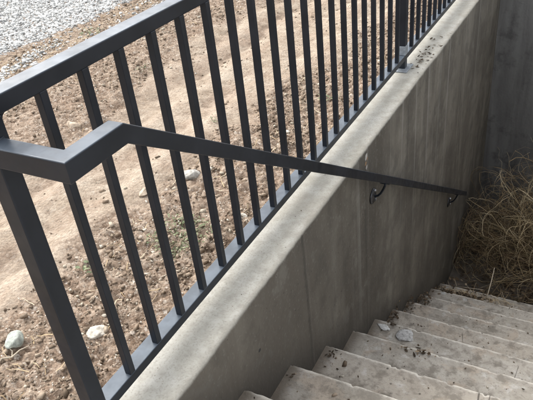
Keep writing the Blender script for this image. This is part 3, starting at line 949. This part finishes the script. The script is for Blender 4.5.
for i in range(235):
    a = rb.uniform(0, 2 * PI); rr = .25 * math.sqrt(rb.random())
    p = Vector((rr * math.cos(a), rr * math.sin(a) * .8, .0))
    d = Vector((math.cos(a) * rb.uniform(.2, 1.3), math.sin(a) * rb.uniform(.2, 1.1), rb.uniform(.35, 1.2)))
    tint = rb.random() ** 1.2 * .75
    pts = grow(p, d, rb.uniform(.8, 1.5), rb.uniform(.0018, .0036), 14, rb.uniform(.0, .3), .13, tint)
    for j in range(rb.randint(5, 9)):
        k = rb.randint(3, len(pts) - 2)
        d2 = (pts[k + 1] - pts[k]).normalized() + Vector((rb.gauss(0, .8), rb.gauss(0, .8), rb.gauss(.1, .6)))
        t2 = min(1, tint + rb.uniform(-.1, .35))
        p2 = grow(pts[k], d2, rb.uniform(.22, .65), rb.uniform(.0011, .0021), 9, rb.uniform(-.1, .35), .17, t2)
        if rb.random() < .6:
            k2 = rb.randint(2, 7)
            grow(p2[k2], (p2[k2 + 1] - p2[k2]).normalized() + Vector((rb.gauss(0, .9), rb.gauss(0, .9), rb.gauss(.1, .7))), rb.uniform(.1, .3), rb.uniform(.0009, .0016), 6, .2, .25, min(1, t2 + .1))
for i in range(420):
    p = Vector((rb.uniform(-.78, .75), rb.uniform(-.52, .45), rb.uniform(.01, .30)))
    if ((p.x / .85) ** 2 + (p.y / .62) ** 2) > 1: continue
    grow(p, Vector((rb.gauss(0, 1), rb.gauss(0, 1), rb.gauss(.25, .4))), rb.uniform(.25, .6), rb.uniform(.0010, .0022), 9, .1, .2, rb.random() ** 1.1 * .8)
V, Fq, T = tubes_np(curves, radii)
mesh_np('stems', V, Fq, BUSH, True, dict(tint=T), bush)
# a few pale woody shoots rising out of it
curves = []; radii = []
PALE = mat_tinted('pale_shoot', [(0, (.36, .29, .18)), (1, (.52, .45, .31))], .85, 30, .3)
def shoot(pts, r, tt):
    P = [Vector(p) - bush_c for p in pts]; out = []
    n = 14
    for i in range(n):
        t = i / (n - 1) * (len(P) - 1); k = min(int(t), len(P) - 2); f = t - k
        out.append(tuple(P[k].lerp(P[k + 1], f) + Vector((rb.gauss(0, .006), rb.gauss(0, .006), 0))))
    curves.append((out, tt)); radii.append(r)
shoot([(.45, 3.75, -1.65), (.52, 3.7, -1.35), (.62, 3.66, -1.12), (.80, 3.6, -.86)], .0052, .9)
shoot([(.56, 3.68, -1.22), (.53, 3.66, -1.10), (.46, 3.64, -.98)], .0022, .7)
shoot([(.50, 3.9, -1.6), (.50, 3.95, -1.2), (.47, 3.98, -.92), (.42, 3.99, -.78)], .0022, .5)
shoot([(.60, 3.9, -1.6), (.57, 3.95, -1.1), (.55, 3.98, -.85), (.58, 3.99, -.62)], .0020, .6)
shoot([(.42, 3.7, -1.7), (.36, 3.72, -1.4), (.30, 3.76, -1.2)], .0018, .5)
shoot([(.36, 3.9, -1.8), (.26, 3.95, -1.5), (.20, 3.98, -1.28)], .0016, .4)
V, Fq, T = tubes_np(curves, radii, 6, 0)
mesh_np('woody_shoots', V, Fq, PALE, True, dict(tint=T), bush)
# stick and fallen stalks at the bush's foot
tag(obj('stick', bm_tube([(.392, 2.79, nos(8) + .004), (.402, 2.80, nos(8) + .06), (.408, 2.85, nos(8) + .13), (.412, 2.90, nos(8) + .22)], [.0045, .004, .0035, .002], 8), TWIG, None, True), 'pale thin stick standing against the lowest step edge', 'stick')
tag(obj('stick', bm_tube([(.10, 3.02, nos(9) + .05), (.22, 2.95, nos(9) + .13), (.36, 2.88, nos(9) + .21)], [.003, .0028, .0015], 6), TWIG, None, True), 'fallen pale stalk lying over the leaf heap at the foot of the wall', 'stick')
tag(obj('stick', bm_tube([(.05, 3.30, nos(9) + .05), (.10, 3.35, nos(9) + .25), (.13, 3.45, nos(9) + .5)], [.004, .0035, .002], 6), BUSH, None, True), 'dark stalk leaning on the stained wall beside the bush', 'stick')

# ------------------------------------------------------------------ light, world, camera
EL = math.radians(48); AX, AY = -.94, .34   # sun stands over the dirt side, slightly ahead
w = bpy.data.worlds.new('World'); sc.world = w; w.use_nodes = True
nt = w.node_tree; nt.nodes.clear()
sky = nt.nodes.new('ShaderNodeTexSky'); sky.sky_type = 'NISHITA'; sky.sun_disc = False
sky.sun_elevation = EL; sky.sun_rotation = math.atan2(AX, AY) % (2 * PI)
sky.dust_density = 3.0; sky.air_density = 1.0; sky.ozone_density = 1.0
hs = nt.nodes.new('ShaderNodeHueSaturation'); hs.inputs['Saturation'].default_value = .2
bg = nt.nodes.new('ShaderNodeBackground'); bg.inputs['Strength'].default_value = .43
wo = nt.nodes.new('ShaderNodeOutputWorld')
nt.links.new(sky.outputs[0], hs.inputs['Color']); nt.links.new(hs.outputs[0], bg.inputs[0]); nt.links.new(bg.outputs[0], wo.inputs[0])
sl = bpy.data.lights.new('sun', 'SUN'); sl.energy = 1.75; sl.angle = math.radians(76); sl.color = (1, .94, .84)
so = bpy.data.objects.new('sun', sl); COL.objects.link(so)
L = math.hypot(AX, AY)
d = -Vector((AX / L * math.cos(EL), AY / L * math.cos(EL), math.sin(EL)))
so.rotation_euler = d.to_track_quat('-Z', 'Y').to_euler(); so.location = (-4, 2, 6)

cam = bpy.data.cameras.new('camera'); co = bpy.data.objects.new('camera', cam); COL.objects.link(co)
yaw, pitch, roll = -.5508, -.5742, -.1193
Fv = Vector((math.sin(yaw) * math.cos(pitch), math.cos(yaw) * math.cos(pitch), math.sin(pitch)))
Rv = Vector((math.cos(yaw), -math.sin(yaw), 0)); Uv = Rv.cross(Fv)
R2 = Rv * math.cos(roll) + Uv * math.sin(roll); U2 = -Rv * math.sin(roll) + Uv * math.cos(roll)
M = Matrix((R2, U2, -Fv)).transposed().to_4x4(); M.translation = Vector((.8228, -.7621, 1.2964))
co.matrix_world = M
cam.sensor_width = 36; cam.lens = 614.7314 / 533 * 36; cam.clip_start = .02; cam.clip_end = 1000
sc.camera = co
sc.cycles.use_adaptive_sampling = True; sc.cycles.adaptive_threshold = .04; sc.cycles.adaptive_min_samples = 16
sc.cycles.max_bounces = 4; sc.cycles.diffuse_bounces = 3; sc.cycles.glossy_bounces = 2; sc.cycles.transmission_bounces = 1
sc.view_settings.view_transform = 'Standard'; sc.view_settings.look = 'None'; sc.view_settings.exposure = 0; sc.view_settings.gamma = 1
